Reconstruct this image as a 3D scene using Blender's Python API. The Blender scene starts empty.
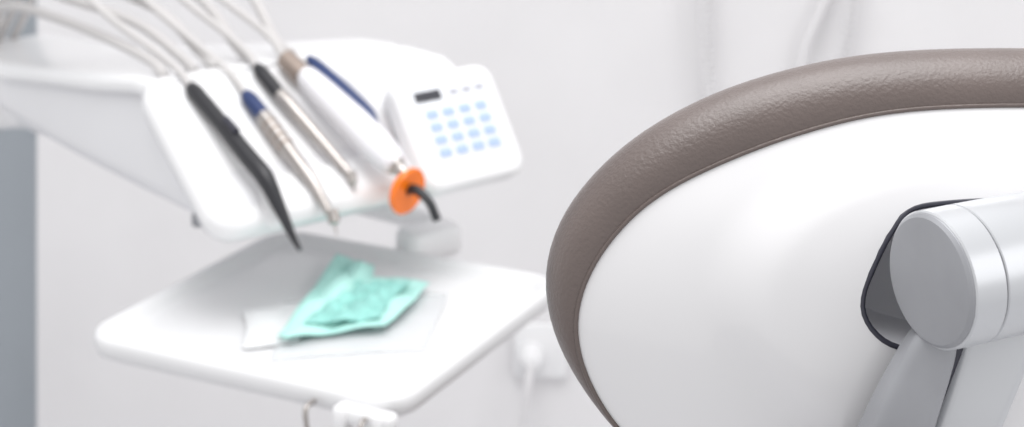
import bpy, math, random
from mathutils import Vector, Matrix
random.seed(3)
S=bpy.context.scene
try:
    S.view_settings.view_transform='Standard'
except Exception: pass
V=Vector
# ------------------------------------------------------------ materials
def mat(name,col,rough=.4,metal=0.,bump=0.,bscale=60.,var=.02,vscale=6.,coat=0.,sub=0.,alpha=1.,trans=0.):
    m=bpy.data.materials.new(name); m.use_nodes=True
    nt=m.node_tree; b=nt.nodes['Principled BSDF']
    tc=nt.nodes.new('ShaderNodeTexCoord')
    n=nt.nodes.new('ShaderNodeTexNoise'); n.inputs['Scale'].default_value=vscale; n.inputs['Detail'].default_value=4
    nt.links.new(tc.outputs['Object'],n.inputs['Vector'])
    r=nt.nodes.new('ShaderNodeValToRGB')
    r.color_ramp.elements[0].position=.3; r.color_ramp.elements[1].position=.7
    r.color_ramp.elements[0].color=tuple(max(0,c*(1-var)) for c in col)+(1,)
    r.color_ramp.elements[1].color=tuple(min(1,c*(1+var)) for c in col)+(1,)
    nt.links.new(n.outputs['Fac'],r.inputs['Fac']); nt.links.new(r.outputs['Color'],b.inputs['Base Color'])
    b.inputs['Roughness'].default_value=rough; b.inputs['Metallic'].default_value=metal
    b.inputs['Coat Weight'].default_value=coat; b.inputs['Coat Roughness'].default_value=.12
    b.inputs['Alpha'].default_value=alpha
    b.inputs['Transmission Weight'].default_value=trans
    if bump>0:
        n2=nt.nodes.new('ShaderNodeTexNoise'); n2.inputs['Scale'].default_value=bscale; n2.inputs['Detail'].default_value=5
        nt.links.new(tc.outputs['Object'],n2.inputs['Vector'])
        bp=nt.nodes.new('ShaderNodeBump'); bp.inputs['Strength'].default_value=bump; bp.inputs['Distance'].default_value=.002
        nt.links.new(n2.outputs['Fac'],bp.inputs['Height']); nt.links.new(bp.outputs['Normal'],b.inputs['Normal'])
    return m
M_wall=mat('wall_paint',(.77,.76,.77),.8,bump=.05)
M_wall2=mat('grey_blue_paint',(.40,.435,.47),.7)
M_floor=mat('vinyl_floor',(.62,.62,.64),.4,var=.05)
M_white=mat('white_plastic',(.83,.83,.84),.28,coat=.25)
M_shell=mat('gloss_white_shell',(.71,.705,.715),.13,coat=.6)
M_side=mat('pale_grey_plastic',(.76,.76,.78),.4)
M_tray=mat('tray_enamel',(.75,.75,.76),.3,coat=.2)
M_lea=mat('taupe_leather',(.112,.085,.077),.40,bump=.32,bscale=480,var=.07,vscale=20,coat=.3)
M_lea.node_tree.nodes['Principled BSDF'].inputs['Coat Roughness'].default_value=.33
M_silver=mat('silver_paint',(.52,.53,.55),.3,metal=.35)
M_cap=mat('grey_satin_cap',(.30,.305,.325),.42,metal=.25,var=.05,vscale=30)
M_liner=mat('recess_grey',(.66,.66,.69),.35)
M_dark=mat('dark_rubber_seal',(.03,.03,.045),.4)
M_black=mat('black_rubber',(.018,.018,.022),.38)
M_steel=mat('brushed_steel',(.46,.43,.41),.28,metal=.85)
M_bronze=mat('bronze_steel',(.38,.31,.27),.35,metal=.7)
M_navy=mat('navy_plastic',(.02,.04,.13),.3)
M_orange=mat('orange_shield',(.95,.20,.01),.25)
M_hose=mat('hose_silicone',(.54,.525,.52),.5)
M_blue=mat('key_light_blue',(.40,.51,.72),.5)
M_screen=mat('lcd_dark',(.05,.05,.06),.2)
M_lbl=mat('label_grey',(.45,.45,.5),.5)
M_teal=mat('mask_teal',(.27,.58,.53),.7,bump=.25,bscale=120,var=.18,vscale=60)
M_tealw=mat('mask_teal_pale',(.46,.79,.73),.75,bump=.2,bscale=120)
M_pouch=mat('clear_pouch',(.88,.90,.92),.2,alpha=.3)
M_packet=mat('white_packet',(.78,.79,.80),.35,bump=.3,bscale=50)
M_cord=mat('cord_white',(.74,.73,.74),.5)
# ------------------------------------------------------------ helpers
def link(o,par=None):
    S.collection.objects.link(o)
    if par is not None: o.parent=par
    return o
def empty(name):
    e=bpy.data.objects.new(name,None); e.empty_display_size=.05; return link(e)
def mesh(name,vs,fs,m,par=None,smooth=True,ang=40):
    me=bpy.data.meshes.new(name); me.from_pydata([tuple(v) for v in vs],[],fs); me.update()
    o=bpy.data.objects.new(name,me); me.materials.append(m); link(o,par)
    if smooth:
        for p in me.polygons: p.use_smooth=True
        try: me.set_sharp_from_angle(angle=math.radians(ang))
        except Exception: pass
    import bmesh
    bm=bmesh.new(); bm.from_mesh(me); bmesh.ops.recalc_face_normals(bm,faces=bm.faces); bm.to_mesh(me); bm.free()
    return o
def cr(pts,n,closed=False):
    pts=[V(p) for p in pts]; L=len(pts); out=[]
    segs=L if closed else L-1
    for i in range(segs):
        if closed: p0,p1,p2,p3=[pts[(i+k)%L] for k in (-1,0,1,2)]
        else:
            p1,p2=pts[i],pts[i+1]; p0=pts[i-1] if i>0 else 2*p1-p2; p3=pts[i+2] if i+2<L else 2*p2-p1
        for k in range(n):
            t=k/n
            out.append(.5*((2*p1)+(p2-p0)*t+(2*p0-5*p1+4*p2-p3)*t*t+(3*p1-p0-3*p2+p3)*t**3))
    if not closed: out.append(pts[-1])
    return out
def resample(pts,n,closed=True):
    P=list(pts)+([pts[0]] if closed else [])
    d=[0]
    for i in range(1,len(P)): d.append(d[-1]+(P[i]-P[i-1]).length)
    out=[];j=0;T=d[-1]
    cnt=n if closed else n-1
    for i in range(n):
        t=T*i/cnt
        while j<len(P)-2 and d[j+1]<t: j+=1
        f=(t-d[j])/max(1e-9,d[j+1]-d[j]); out.append(P[j].lerp(P[j+1],f))
    return out
def relax(P,it):
    for _ in range(it):
        P=[(P[i-1]+2*P[i]+P[(i+1)%len(P)])/4 for i in range(len(P))]
    return P
def loft(name,rings,m,par=None,cap=True,ang=40,smooth=True):
    n=len(rings[0]); vs=[p for r in rings for p in r]; fs=[]
    for i in range(len(rings)-1):
        for j in range(n):
            k=(j+1)%n; fs.append((i*n+j,i*n+k,(i+1)*n+k,(i+1)*n+j))
    if cap:
        fs.append(tuple(range(n))[::-1]); b=(len(rings)-1)*n; fs.append(tuple(range(b,b+n)))
    return mesh(name,vs,fs,m,par,smooth,ang)
def tube(name,pts,rad,m,par=None,n=16,sm=6,ang=50):
    if isinstance(rad,(int,float)): rad=[rad]*len(pts)
    if sm>1:
        P=cr(pts,sm); R=[]
        for i in range(len(rad)-1):
            for k in range(sm): R.append(rad[i]+(rad[i+1]-rad[i])*k/sm)
        R.append(rad[-1])
    else: P=[V(p) for p in pts]; R=list(rad)
    rings=[]; up=None
    for i,p in enumerate(P):
        a=P[max(0,i-1)]; b=P[min(len(P)-1,i+1)]
        t=(b-a)
        t=t.normalized() if t.length>1e-9 else V((0,0,1))
        if up is None:
            up=t.orthogonal().normalized()
        else:
            up=(up-t*up.dot(t)).normalized()
        w=t.cross(up)
        rings.append([p+(up*math.cos(2*math.pi*j/n)+w*math.sin(2*math.pi*j/n))*R[i] for j in range(n)])
    return loft(name,rings,m,par,True,ang)
def lathe(name,org,axis,prof,m,par=None,n=48,ang=35):
    org=V(org); ax=V(axis).normalized(); u=ax.orthogonal().normalized(); w=ax.cross(u)
    rings=[[org+ax*t+(u*math.cos(2*math.pi*j/n)+w*math.sin(2*math.pi*j/n))*r for j in range(n)] for t,r in prof]
    return loft(name,rings,m,par,True,ang)
def rrect(w,h,r,k=6):
    out=[]
    for cx,cy,a0 in ((w/2-r,h/2-r,0),(-w/2+r,h/2-r,90),(-w/2+r,-h/2+r,180),(w/2-r,-h/2+r,270)):
        for i in range(k+1):
            a=math.radians(a0+90*i/k); out.append((cx+r*math.cos(a),cy+r*math.sin(a)))
    return out
def slab(name,org,ex,ey,w,h,t,r,m,par=None,bev=.003,k=8):
    org=V(org); ex=V(ex).normalized(); ey=V(ey).normalized(); ez=ex.cross(ey).normalized()
    rings=[]
    for d,z in ((bev,-t/2),(bev*.3,-t/2+bev*.3),(0,-t/2+bev),(0,t/2-bev),(bev*.3,t/2-bev*.3),(bev,t/2)):
        rings.append([org+ex*x+ey*y+ez*z for x,y in rrect(w-2*d,h-2*d,max(r-d,.0005),k)])
    return loft(name,rings,m,par,True,50)
def plane_box(name,lo,hi,m,par=None):
    x0,y0,z0=lo;x1,y1,z1=hi
    vs=[(x0,y0,z0),(x1,y0,z0),(x1,y1,z0),(x0,y1,z0),(x0,y0,z1),(x1,y0,z1),(x1,y1,z1),(x0,y1,z1)]
    fs=[(0,3,2,1),(4,5,6,7),(0,1,5,4),(1,2,6,5),(2,3,7,6),(3,0,4,7)]
    return mesh(name,vs,fs,m,par,False)
# ------------------------------------------------------------ room
plane_box('floor',(-2.5,-1.2,-.06),(3.2,3.5,0),M_floor)
plane_box('wall_back',(-.75,3.0,0),(3.2,3.12,2.7),M_wall)
plane_box('wall_side_passage',(-2.5,3.38,0),(-.7,3.5,2.7),M_wall2)
plane_box('baseboard_back',(-.75,2.985,0),(3.2,3.0,.09),M_white)

# ------------------------------------------------------------ delivery unit
O=V((-.2766,1.864,0)); D1=V((.790,.612,0)).normalized(); D2=V((-.612,.790,0)).normalized(); Z=V((0,0,1))
def U(s,a,z): return O+D1*s+D2*a+Z*z
unit=empty('dental_delivery_unit')
def section(s0,s1,a,z0,z1,r=.02,k=6):
    w=s1-s0;h=z1-z0;r=min(r,w*.49,h*.49)
    return [U((s0+s1)/2+x,a,(z0+z1)/2+y) for x,y in rrect(w,h,r,k)]
prof=[(.008,.014,.335,.956,.968,.006),(.02,.008,.342,.948,.980,.014),(.06,.006,.345,.940,1.000,.02),(.12,.004,.34,.935,1.035,.024),
      (.16,.004,.31,.934,1.052,.026),(.20,.004,.285,.933,1.052,.026),(.30,.004,.245,.932,1.035,.026),(.42,.006,.20,.932,1.018,.024),(.56,.01,.16,.934,.996,.022),(.74,.02,.14,.938,.985,.02),(.80,.03,.13,.948,.975,.012)]
loft('console_body',[section(s0,s1,a,z0,z1,r) for a,s0,s1,z0,z1,r in prof],M_side,unit,True,45)
sl=V((0,.17,.113)).normalized()
ey=(D2*sl.y+Z*sl.z).normalized()
slab('front_cover',U(.120,.089,1.001),D1,ey,.272,.208,.034,.030,M_white,unit,bev=.012)
loft('front_apron',[section(s0,.350,a,z0,z1,.012) for a,s0,z0,z1 in ((-.008,.05,.948,.962),(-.002,.04,.942,.970),(.02,.04,.940,.984),(.06,.04,.940,.99))],M_white,unit,True,45)
loft('panel_housing',[section(s0,s1,a,.945,z1,.018) for a,s0,s1,z1 in ((.045,.21,.344,1.005),(.07,.205,.344,1.040),(.10,.20,.340,1.056),(.14,.19,.322,1.062),(.18,.18,.298,1.062),(.20,.18,.29,1.056))],M_white,unit,True,45)
lid=[(.15,-.006,.30,1.046,1.066,.009),(.20,-.006,.292,1.044,1.064,.009),(.30,-.006,.25,1.026,1.047,.009),(.42,-.004,.205,1.008,1.028,.009),(.56,0,.165,.985,1.006,.009),(.74,.01,.145,.974,.992,.008)]
loft('top_lid',[section(s0,s1,a,z0,z1,r) for a,s0,s1,z0,z1,r in lid],M_white,unit,True,45)
for i,s in enumerate((.03,.085,.115,.155)):
    slab('instrument_rest_%d'%(i+1),U(s,.14,1.043),D1,ey,.028,.045,.02,.008,M_white,unit,bev=.004)
# control panel
pc0=U(.284,.018,.998); pey=(D2*.062-D1*.008+Z*.104).normalized(); pn=D1.cross(pey).normalized()
slab('control_panel',pc0,D1,pey,.134,.126,.030,.020,M_white,unit,bev=.008)
def onp(x,y,d=0.0152): return pc0+D1*x+pey*y+pn*d
slab('panel_inlay',onp(.002,.006),D1,pey,.106,.092,.001,.006,mat('panel_foil',(.76,.78,.82),.4),unit,bev=.0003)
slab('display',onp(-.028,.037,.0160),D1,pey,.034,.011,.001,.001,M_screen,unit,bev=.0002)
for i in range(3):
    slab('panel_label_%d'%(i+1),onp(.006+i*.017,.037,.0160),D1,pey,.012,.006,.0008,.001,M_lbl,unit,bev=.0002)
for r in range(4):
    for c in range(4):
        slab('key_%d_%d'%(r+1,c+1),onp(-.031+c*.0215,.017-r*.0140,.0162),D1,pey,.0150,.0092,.0014,.002,M_blue,unit,bev=.0004)
lathe('clamp_knob',U(.03,.12,.918),Z,[(0,.004),(.002,.007),(.012,.007),(.016,.004),(.03,.004)],M_cap,unit)
tube('support_arm',[U(.08,.6,.925),U(.08,.70,.915),V((-.82,2.49,.90)),V((-.92,2.55,.88))],[.028,.03,.034,.036],M_white,unit,20)
lathe('support_column',(-.92,2.55,0),Z,[(0,.16),(.02,.16),(.035,.14),(.05,.055),(.9,.05),(.94,.045),(.95,.03)],M_white,unit)
# tray
tu=V((.893,-.45,0)); tv=V((.45,.893,0)); tc=V((-.182,1.915,0)); TZ=.85
def T(x,y,z): return tc+tu*x+tv*y+Z*z
rings=[]
for d,z in ((.030,-.015),(.012,-.015),(.003,-.010),(0,-.003),(0,.006),(.002,.0095),(.006,.0100),(.010,.0075),(.014,.001),(.019,-.002),(.028,-.0026)):
    rings.append([T(x,y,TZ+z) for x,y in rrect(.358-2*d,.35-2*d,.038-d*.6,10)])
loft('tray_plate',rings,M_tray,unit,True,60)
pk=V((-.092,2.10,0))
slab('tray_pivot',pk+Z*.862,D1,D2,.072,.045,.034,.016,M_white,unit,bev=.008)
tube('tray_arm',[pk+V((0,.03,0))+Z*.86,pk+V((.0,.05,.0))+Z*.865,U(.23,.20,.90),U(.23,.20,.95)],[.012,.012,.012,.014],M_white,unit,16)
tube('tray_under_arm',[T(0,0,.826),T(.05,.1,.826),pk+Z*.84],[.012,.012,.012],M_side,unit,12)
slab('tray_handle',T(.150,-.181,.845),tu,tv,.060,.016,.014,.006,M_white,unit,bev=.003)
slab('clip_body',T(.128,-.184,.842),tu,tv,.014,.018,.022,.004,M_white,unit,bev=.003)
slab('clip_body_2',T(.166,-.184,.842),tu,tv,.012,.018,.022,.004,M_white,unit,bev=.003)
for i,(x,dx) in enumerate(((.092,.004),(.150,-.004))):
    p=T(x,-.176,.846)
    y0=-.010 if i==0 else -.020
    tube('wire_hook_%d'%(i+1),[p,p+V((-.004,y0,.001)),p+V((-.006,y0-.005,-.004)),p+V((-.006+dx*.4,y0-.005,-.02)),p+V((-.006+dx,-.012,-.050)),p+V((-.002+dx,-.006,-.062)),p+V((dx,.002,-.056))],.0024,M_steel,unit,10)

# ------------------------------------------------------------ mask + pouch on tray
def sheet(name,c,m,nx=30,ny=26,z0=.8505,amp=.016,seed=1,par=None,thick=.0012,f=1.):
    rnd=random.Random(seed); c=[V((x,y,0)) for x,y in c]
    ph=[rnd.uniform(0,6.28) for _ in range(8)]
    vs=[];fs=[]
    for j in range(ny+1):
        for i in range(nx+1):
            u=i/nx;v=j/ny
            p=c[0].lerp(c[1],u).lerp(c[3].lerp(c[2],u),v)
            z=abs(math.sin(f*(2.2*u+1.2*v)+ph[0]))*.6+abs(math.sin(f*(4*v-3*u)+ph[1]))*.28+abs(math.sin(f*(7*u+5*v)+ph[2]))*.10
            e=min(1,5*min(u,1-u,v,1-v))
            p=p+V((math.sin(4*v+ph[3])*.003,math.sin(3*u+ph[4])*.003,z0+amp*z*(.35+.65*e)))
            vs.append(p)
    for j in range(ny):
        for i in range(nx):
            a=j*(nx+1)+i; fs.append((a,a+1,a+nx+2,a+nx+1))
    o=mesh(name,vs,fs,m,par,True,180)
    s=o.modifiers.new('thick','SOLIDIFY'); s.thickness=thick; s.offset=1
    return o
mask=empty('surgical_mask')
sheet('mask_back_layer',[(-.192,2.060),(-.150,2.025),(-.150,1.88),(-.224,1.835)],M_tealw,seed=4,amp=.020,z0=.8545,par=mask,f=1.6)
sheet('mask_front_layer',[(-.172,1.995),(-.084,1.985),(-.125,1.862),(-.222,1.830)],M_tealw,seed=9,amp=.014,z0=.8545,par=mask,f=1.6)
sheet('mask_inner_fold',[(-.160,1.965),(-.105,1.968),(-.132,1.868),(-.205,1.848)],M_teal,seed=21,amp=.012,z0=.8615,par=mask,f=3.)
sheet('sterile_pouch',[(-.235,1.95),(-.070,1.975),(-.080,1.825),(-.225,1.80)],M_pouch,seed=12,amp=.003,z0=.8488,thick=.0004,f=3)
sheet('paper_packet',[(-.272,1.925),(-.215,1.945),(-.205,1.840),(-.258,1.83)],M_packet,seed=5,amp=.005,z0=.8492,thick=.0008,f=1.2)

# ------------------------------------------------------------ instruments
def hose(name,base,s,par,r=.0042,lift=0,ds=-.03):
    b=V(base)
    s2=s+ds
    pts=[U(*b),U(s-.004,b.y+.045,b.z+.022),U(s2,.31+lift*.4,1.125+lift),U(s2-.01,.46,1.20+lift),U(s2,.60,1.215+lift),U(s2+.01,.73,1.15),U(.03+s*.4,.775,1.02),U(.04+s*.35,.76,.965)]
    return tube(name,pts,r,M_hose,par,12,8)
sy=empty('air_water_syringe')
tube('handle',[U(.03,.138,1.060),U(.03,.128,1.0565),U(.034,.085,1.036),U(.038,.03,1.009),U(.041,.003,.995),U(.045,-.016,.972),U(.050,-.036,.944),U(.052,-.046,.934)],[.005,.0085,.0085,.0095,.0095,.0068,.0036,.0022],M_black,sy,20)
hose('hose',(.03,.128,1.0565),.03,sy)
tube('grip_button',[U(.034,.07,1.040),U(.036,.05,1.031)],[.004,.004],M_dark,sy,12)
hp=empty('dental_handpiece')
tube('cap',[U(.084,.117,1.048),U(.085,.108,1.043),U(.087,.085,1.031)],[.006,.0085,.0085],M_navy,hp,20)
tube('handle',[U(.087,.085,1.031),U(.0885,.07,1.0225),U(.092,.022,.995),U(.095,.0,.981),U(.099,-.026,.955)],[.0088,.009,.0075,.006,.0045],M_steel,hp,20)
for i in range(4):
    t=.2+.14*i
    c=U(.087,.085,1.031).lerp(U(.092,.022,.995),t); ax=(U(.092,.022,.995)-U(.087,.085,1.031))
    lathe('grip_ring_%d'%(i+1),c,ax,[(-.002,.0080),(-.001,.0094),(.001,.0094),(.002,.0080)],M_bronze,hp,24)
lathe('turbine_head',U(.1,-.030,.9535),V((.25,-.3,-1)),[(-.007,.003),(-.006,.006),(.006,.006),(.008,.004),(.009,.0012),(.018,.0010)],M_steel,hp,24)
hose('hose',(.085,.115,1.047),.085,hp,ds=-.035,lift=.01)
h2=empty('dental_handpiece.001')
tube('cap',[U(.114,.145,1.067),U(.115,.1354,1.062),U(.119,.105,1.044)],[.005,.0075,.0075],M_black,h2,20)
tube('handle',[U(.119,.105,1.044),U(.122,.09,1.036),U(.132,.04,1.0055),U(.137,.015,.990),U(.140,.0,.981)],[.0078,.0078,.006,.005,.004],M_steel,h2,20)
lathe('turbine_head',U(.140,-.003,.9785),V((.25,-.3,-1)),[(-.006,.003),(-.005,.0052),(.005,.0052),(.007,.003),(.008,.001),(.015,.0010)],M_steel,h2,24)
hose('hose',(.115,.14,1.065),.115,h2,ds=-.035,lift=.02)
cl=empty('curing_light')
B0=U(.152,.128,1.066);B1=U(.175,-.0267,.993)
def L(t): return B0.lerp(B1,t)
axc=(B1-B0)
lathe('rear_collar',U(.148,.145,1.073),axc,[(0,.006),(.003,.0105),(.028,.0115),(.036,.0115)],M_bronze,cl,28)
tube('body',[L(.08),L(.14),L(.3),L(.6),L(.85),L(1.0),L(1.04)],[.009,.0125,.0150,.0175,.0175,.0135,.008],mat('curing_light_body',(.80,.79,.82),.3,coat=.2),cl,28)
up=(Z-axc.normalized()*Z.dot(axc.normalized())).normalized(); sd=axc.normalized().cross(up)
off=up*.009-sd*.013
if off.x<0 : off=up*.009+sd*.013
tube('blue_grip',[L(.02)+off,L(.12)+off,L(.4)+off*1.1,L(.62)+off*1.15,L(.72)+off*1.0],[.004,.0075,.008,.007,.003],M_navy,cl,18)
lathe('steel_neck',L(1.0),axc,[(0,.010),(.008,.0095),(.010,.0075),(.022,.0075),(.026,.006)],M_steel,cl,28)
P2=U(.179,-.040,.968)
lathe('orange_shield',P2,V((.75,-.6,-.2)),[(-.008,.008),(-.003,.018),(.001,.0230),(.006,.0245),(.008,.0235),(.008,.010)],M_orange,cl,40)
tube('light_guide',[L(1.08),P2,U(.182,-.058,.971),U(.1865,-.074,.962),U(.189,-.082,.949),U(.190,-.084,.945)],[.0055,.0055,.005,.0045,.0045,.0045],M_black,cl,16)
hose('hose',(.148,.145,1.073),.15,cl,ds=-.04,lift=.03)
for i,(s,e) in enumerate(((.015,.02),(.05,.035),(.075,.05),(.12,.07),(.17,.09))):
    tube('supply_hose_%d'%(i+1),[U(s,.165,1.069),U(s,.20,1.078),U(s-.01,.28,1.088+.012*i),U(e-.02,.40,1.09+.02*i),U(e-.01,.56,1.075+.02*i),U(e,.70,1.03),U(e,.76,.97)],.0055,M_hose,unit,12,8)

# ------------------------------------------------------------ chair
chair=empty('dental_chair')
CX,CZ,CY=.2647,1.2147,1.0
mm=.001
outL=[(0,113.5),(-61,111.5),(-113,103),(-157,89.5),(-198,66.5),(-228,39),(-244,17.5),(-250.5,-3),(-248,-26),(-236,-54),(-210,-84),(-173,-118),(-121,-146),(-61,-163),(0,-168)]
inL=[(0,91),(-61,88.5),(-103,80),(-150,63.5),(-193,41.5),(-220,12.5),(-231,-12),(-232.5,-28),(-227,-50),(-208,-81),(-169,-112),(-118,-137),(-58,-152),(0,-156)]
def full(L_):
    pts=[V((x*mm,0,z*mm)) for x,z in L_]
    return pts+[V((-p.x,0,p.z)) for p in pts[-2:0:-1]]
N=200
outer=relax(resample(cr(full(outL),12,True),N),25); inner=relax(resample(cr(full(inL),12,True),N),10)
C0=V((CX,CY,CZ))
# outward normals of the shell rim
nrm=[]
for j in range(N):
    t=(inner[(j+1)%N]-inner[j-1]).normalized(); nn=V((t.z,0,-t.x))
    if nn.dot(inner[j]-V((0,0,-.02)))<0: nn=-nn
    nrm.append(nn)
nrm=[v.normalized() for v in relax(nrm,12)]
# width of the bolster measured along each normal
wid=[]
for j in range(N):
    best=min(range(N),key=lambda k:((outer[k]-inner[j]).normalized()-nrm[j]).length)
    wid.append((outer[best]-inner[j]).length)
for _ in range(12): wid=[(wid[i-1]+2*wid[i]+wid[(i+1)%N])/4 for i in range(N)]
rings=[]
K=28
for k in range(K+1):
    a=math.pi*(-.5)+ (math.pi*1.5)*k/K
    ring=[]
    for j,i_ in enumerate(inner):
        c_=math.cos(a); s_=math.sin(a)
        r_in=c_*wid[j] if c_>=0 else c_*.012
        ring.append(C0+i_+nrm[j]*r_in+V((0,.022+(.028)*s_,0)))
    rings.append(ring)
for f,y in ((.88,.052),(.7,.058),(.4,.062),(.1,.064),(.01,.064)):
    rings.append([C0+i_*f+V((0,y,0)) for i_ in inner])
loft('headrest_cushion',rings,M_lea,chair,False,60)
tube('seam_piping',[C0+i_+V((0,-.006,0)) for i_ in inner]+[C0+inner[0]+V((0,-.006,0))],.0012,M_lea,chair,8,1)
# shell
ctr=V((0,0,-.02)); B=.046
def yb(r): return -B*(1-r**2.3)-.005
def hood(p):
    e=math.sqrt(((p.x+.012)/.140)**2+((p.z+.002)/.078)**2)
    t=min(1,max(0,(1.12-e)/.26)); return -.009*t*t*(3-2*t)
rs=[.02]+[i/44 for i in range(3,42)]+[.965,.98,.99,1.0]
rings=[]
rings.append([C0+(ctr+(p-ctr)*.02)+V((0,.02,0)) for p in inner])
rings.append([C0+(ctr+(p-ctr)*1.0)+V((0,.02,0)) for p in inner])
for r in rs[::-1]:
    rings.append([C0+(ctr+(p-ctr)*(r*1.002))+V((0,yb(r)+hood(ctr+(p-ctr)*r),0)) for p in inner])
shell=loft('headrest_shell',rings,M_shell,chair,True,60)
recL=[(0,36.3),(-34,34.7),(-52.6,31),(-63,21),(-72,7),(-80,-10.5),(-79.5,-22.6),(-71,-33),(-58,-38),(-30,-44),(0,-46)]
rec=[V((.947*x*mm-.014,0,.947*z*mm+.0185)) for x,z in recL]
rec=rec+[V((-p.x-.028,0,p.z)) for p in rec[-2:0:-1]]
rec=resample(cr(rec,8,True),96)
cut=loft('recess_cutter',[[C0+p+V((0,y,0)) for p in rec] for y in (-.12,.008)],M_shell,None,True,30)
bm_=shell.modifiers.new('recess','BOOLEAN'); bm_.operation='DIFFERENCE'; bm_.object=cut; bm_.solver='EXACT'
bpy.context.view_layer.update()
dg=bpy.context.evaluated_depsgraph_get()
nm=bpy.data.meshes.new_from_object(shell.evaluated_get(dg)); shell.modifiers.clear(); shell.data=nm
bpy.data.objects.remove(cut,do_unlink=True)
for p in nm.polygons: p.use_smooth=True
try: nm.set_sharp_from_angle(angle=math.radians(35))
except Exception: pass
rc=sum(rec,V((0,0,0)))/len(rec)
def ysurf(p):
    d=(p-ctr); best=1.
    a=math.atan2(d.z,d.x); bd=9
    for q in inner:
        e=q-ctr; da=abs((math.atan2(e.z,e.x)-a+math.pi)%(2*math.pi)-math.pi)
        if da<bd: bd=da; best=d.length/e.length
    return yb(min(1,best))+hood(p)
seal=[C0+rc+(p-rc)*.992+V((0,ysurf(p)+.0008,0)) for p in rec]
tube('recess_seal',seal+[seal[0]],.0015,M_dark,chair,8,1)
lin=[[C0+rc+(p-rc)*.985+V((0,y if y is not None else ysurf(p)+.002,0)) for p in rec] for y in (None,-.012,)]
loft('recess_liner',lin+[[C0+rc+(p-rc)*.85+V((0,-.006,0)) for p in rec],[C0+rc+(p-rc)*.01+V((0,-.004,0)) for p in rec]],M_liner,chair,False,40)
# pivot joint
ax=V((.89,.455,0)).normalized()
J=V((.1985,.908,1.2445))
lathe('pivot_cap',J,ax,[(-.001,.0001),(0,.0255),(.0006,.0292),(.0022,.0308),(.004,.0312)],M_cap,chair,64,30)
lathe('pivot_barrel',J+ax*.003,ax,[(0,.0312),(.0008,.032),(.018,.0322),(.0186,.0315)],M_silver,chair,64)
lathe('pivot_gap',J+ax*.02,ax,[(0,.0308),(.003,.0308)],M_dark,chair,64)
lathe('pivot_hub',J+ax*.0222,ax,[(0,.0315),(.0006,.0322),(.085,.0322),(.089,.030),(.094,.02)],M_silver,chair,64)
def bar(name,pts,ws,ts,m,rr=.006,ex=V((1,0,0))):
    P=cr(pts,6); W=cr([V((w,t,0)) for w,t in zip(ws,ts)],6); R=[]
    for i,p in enumerate(P):
        t=(P[min(i+1,len(P)-1)]-P[max(i-1,0)]).normalized()
        e=(ex-t*ex.dot(t)).normalized(); f=t.cross(e)
        R.append([p+e*x+f*y for x,y in rrect(W[i].x,W[i].y,min(rr,W[i].y*.45),6)])
    return loft(name,R,m,chair,True,40)
bar('bracket_cover',[V((.207,.925,1.216)),V((.2055,.923,1.212)),V((.1995,.922,1.199)),V((.1875,.922,1.170)),V((.176,.93,1.130)),V((.17,.95,1.08))],[.012,.020,.025,.030,.033,.034],[.02,.021,.022,.024,.026,.026],M_cap)
bar('bracket_seam',[V((.223,.936,1.225)),V((.2125,.934,1.200)),V((.200,.934,1.165)),V((.187,.942,1.125))],[.012,.012,.012,.012],[.02,.02,.02,.02],M_dark,.003)
bar('headrest_arm',[V((.243,.942,1.235)),V((.2345,.938,1.200)),V((.2205,.936,1.165)),V((.203,.945,1.11)),V((.20,.97,1.05)),V((.215,1.02,.98)),V((.235,1.08,.90))],[.038,.035,.033,.036,.044,.05,.06],[.03,.03,.03,.03,.03,.03,.03],M_silver)
def pad(name,c,w,l,t,ex,ey,m,r=.08): return slab(name,c,ex,ey,w,l,t,r,m,chair,bev=.025)
rec_d=V((0,-.18,1)).normalized()
pad('backrest',V((.2647,1.16,.78)),.46,.50,.09,V((1,0,0)),rec_d,M_lea)
pad('backrest_shell',V((.2647,1.10,.76)),.40,.44,.05,V((1,0,0)),rec_d,M_shell)
pad('seat',V((.2647,1.50,.49)),.50,.62,.11,V((1,0,0)),V((0,1,.05)),M_lea)
pad('seat_shell',V((.2647,1.46,.42)),.40,.50,.07,V((1,0,0)),V((0,1,.0)),M_shell)
pad('leg_rest',V((.2647,2.05,.46)),.42,.56,.09,V((1,0,0)),V((0,1,-.12)),M_lea)
lathe('pedestal',(.2647,1.48,.02),Z,[(0,.12),(.02,.12),(.05,.09),(.38,.08),(.40,.1)],M_shell,chair)
slab('base_plate',(.2647,1.45,.015),(1,0,0),(0,1,0),.55,.8,.03,.12,M_shell,chair,bev=.008)

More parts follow.
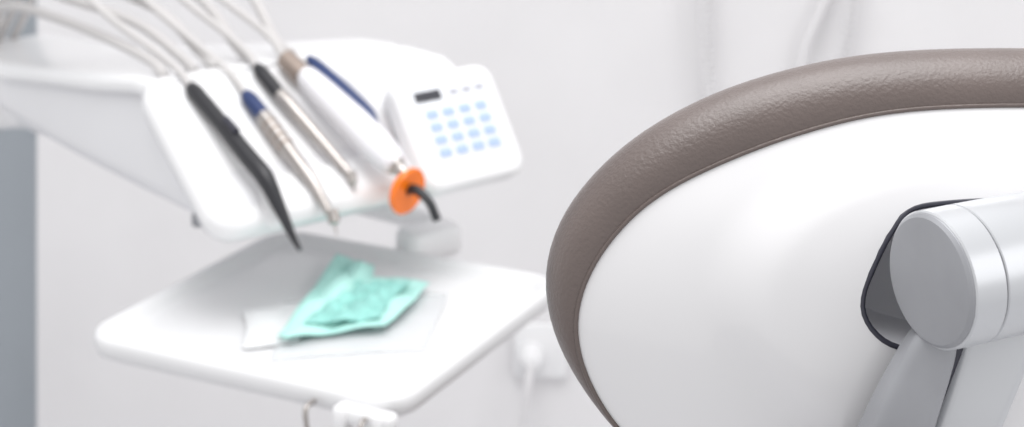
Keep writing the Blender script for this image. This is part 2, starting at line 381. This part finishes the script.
# ------------------------------------------------------------ wall cord, socket
cc=empty('coiled_wall_cord')
path=cr([V((.302,2.955,1.35)),V((.302,2.955,1.1)),V((.302,2.955,.90)),V((.315,2.955,.78)),V((.38,2.955,.70)),V((.47,2.955,.74)),V((.512,2.955,.86)),V((.530,2.955,.98)),V((.535,2.955,1.15)),V((.535,2.955,1.35))],20)
path=resample(path,900,False)
hp_=[]
for i,p in enumerate(path):
    t=(path[min(i+1,len(path)-1)]-path[max(i-1,0)]).normalized(); n1=V((0,1,0)); n2=t.cross(n1)
    a=i*2*math.pi/7
    hp_.append(p+(n1*math.cos(a)+n2*math.sin(a))*.010)
tube('coil',hp_,.0036,M_cord,cc,6,1)
tube('plain_cable',[V((.50,2.975,1.35)),V((.50,2.975,1.0)),V((.485,2.975,.93)),V((.46,2.975,.87)),V((.45,2.975,.8))],.006,M_cord,cc,10)
slab('cord_holder',V((.42,2.97,1.37)),(1,0,0),(0,0,1),.30,.08,.055,.015,M_white,cc,bev=.006)
so=empty('wall_socket')
slab('plate',V((.045,2.99,.39)),(1,0,0),(0,0,1),.085,.085,.016,.01,M_white,so,bev=.003)
lathe('plug',V((.03,2.985,.385)),V((0,-1,0)),[(0,.02),(.03,.018),(.04,.01)],M_white,so,24)
tube('cable',[V((.03,2.945,.385)),V((.024,2.935,.35)),V((.018,2.94,.29)),V((.02,2.95,.2)),V((.02,2.95,.1)),V((.04,2.95,.01))],.006,M_cord,so,10)

# ------------------------------------------------------------ lights
w=bpy.data.worlds.new('room_light'); S.world=w; w.use_nodes=True
w.node_tree.nodes['Background'].inputs[0].default_value=(1,.995,1,1); w.node_tree.nodes['Background'].inputs[1].default_value=.95
def area(name,loc,tgt,size,power,col=(1,1,1),sy=None):
    l=bpy.data.lights.new(name,'AREA'); l.size=size; l.energy=power; l.color=col
    if sy: l.shape='RECTANGLE'; l.size_y=sy
    o=bpy.data.objects.new(name,l); link(o); o.location=loc
    o.rotation_euler=(V(tgt)-V(loc)).to_track_quat('-Z','Y').to_euler(); return o
area('ceiling_light',(0,1.3,2.7),(0,1.4,0),1.4,32)
area('side_area_light',(2.2,.2,2.0),(.2,1.6,1.0),1.4,12)  # unseen soft area lamp from the upper right; there is no window here
# ------------------------------------------------------------ camera
cam=bpy.data.cameras.new('camera'); co=bpy.data.objects.new('camera',cam); link(co)
co.location=(0,0,1.57); co.rotation_euler=(math.radians(90),0,0)
cam.sensor_width=36; cam.lens=1900/1024*36; cam.shift_y=-613.5/1024
cam.dof.use_dof=True; cam.dof.focus_distance=.965; cam.dof.aperture_fstop=9.5
cam.clip_start=.02
S.camera=co
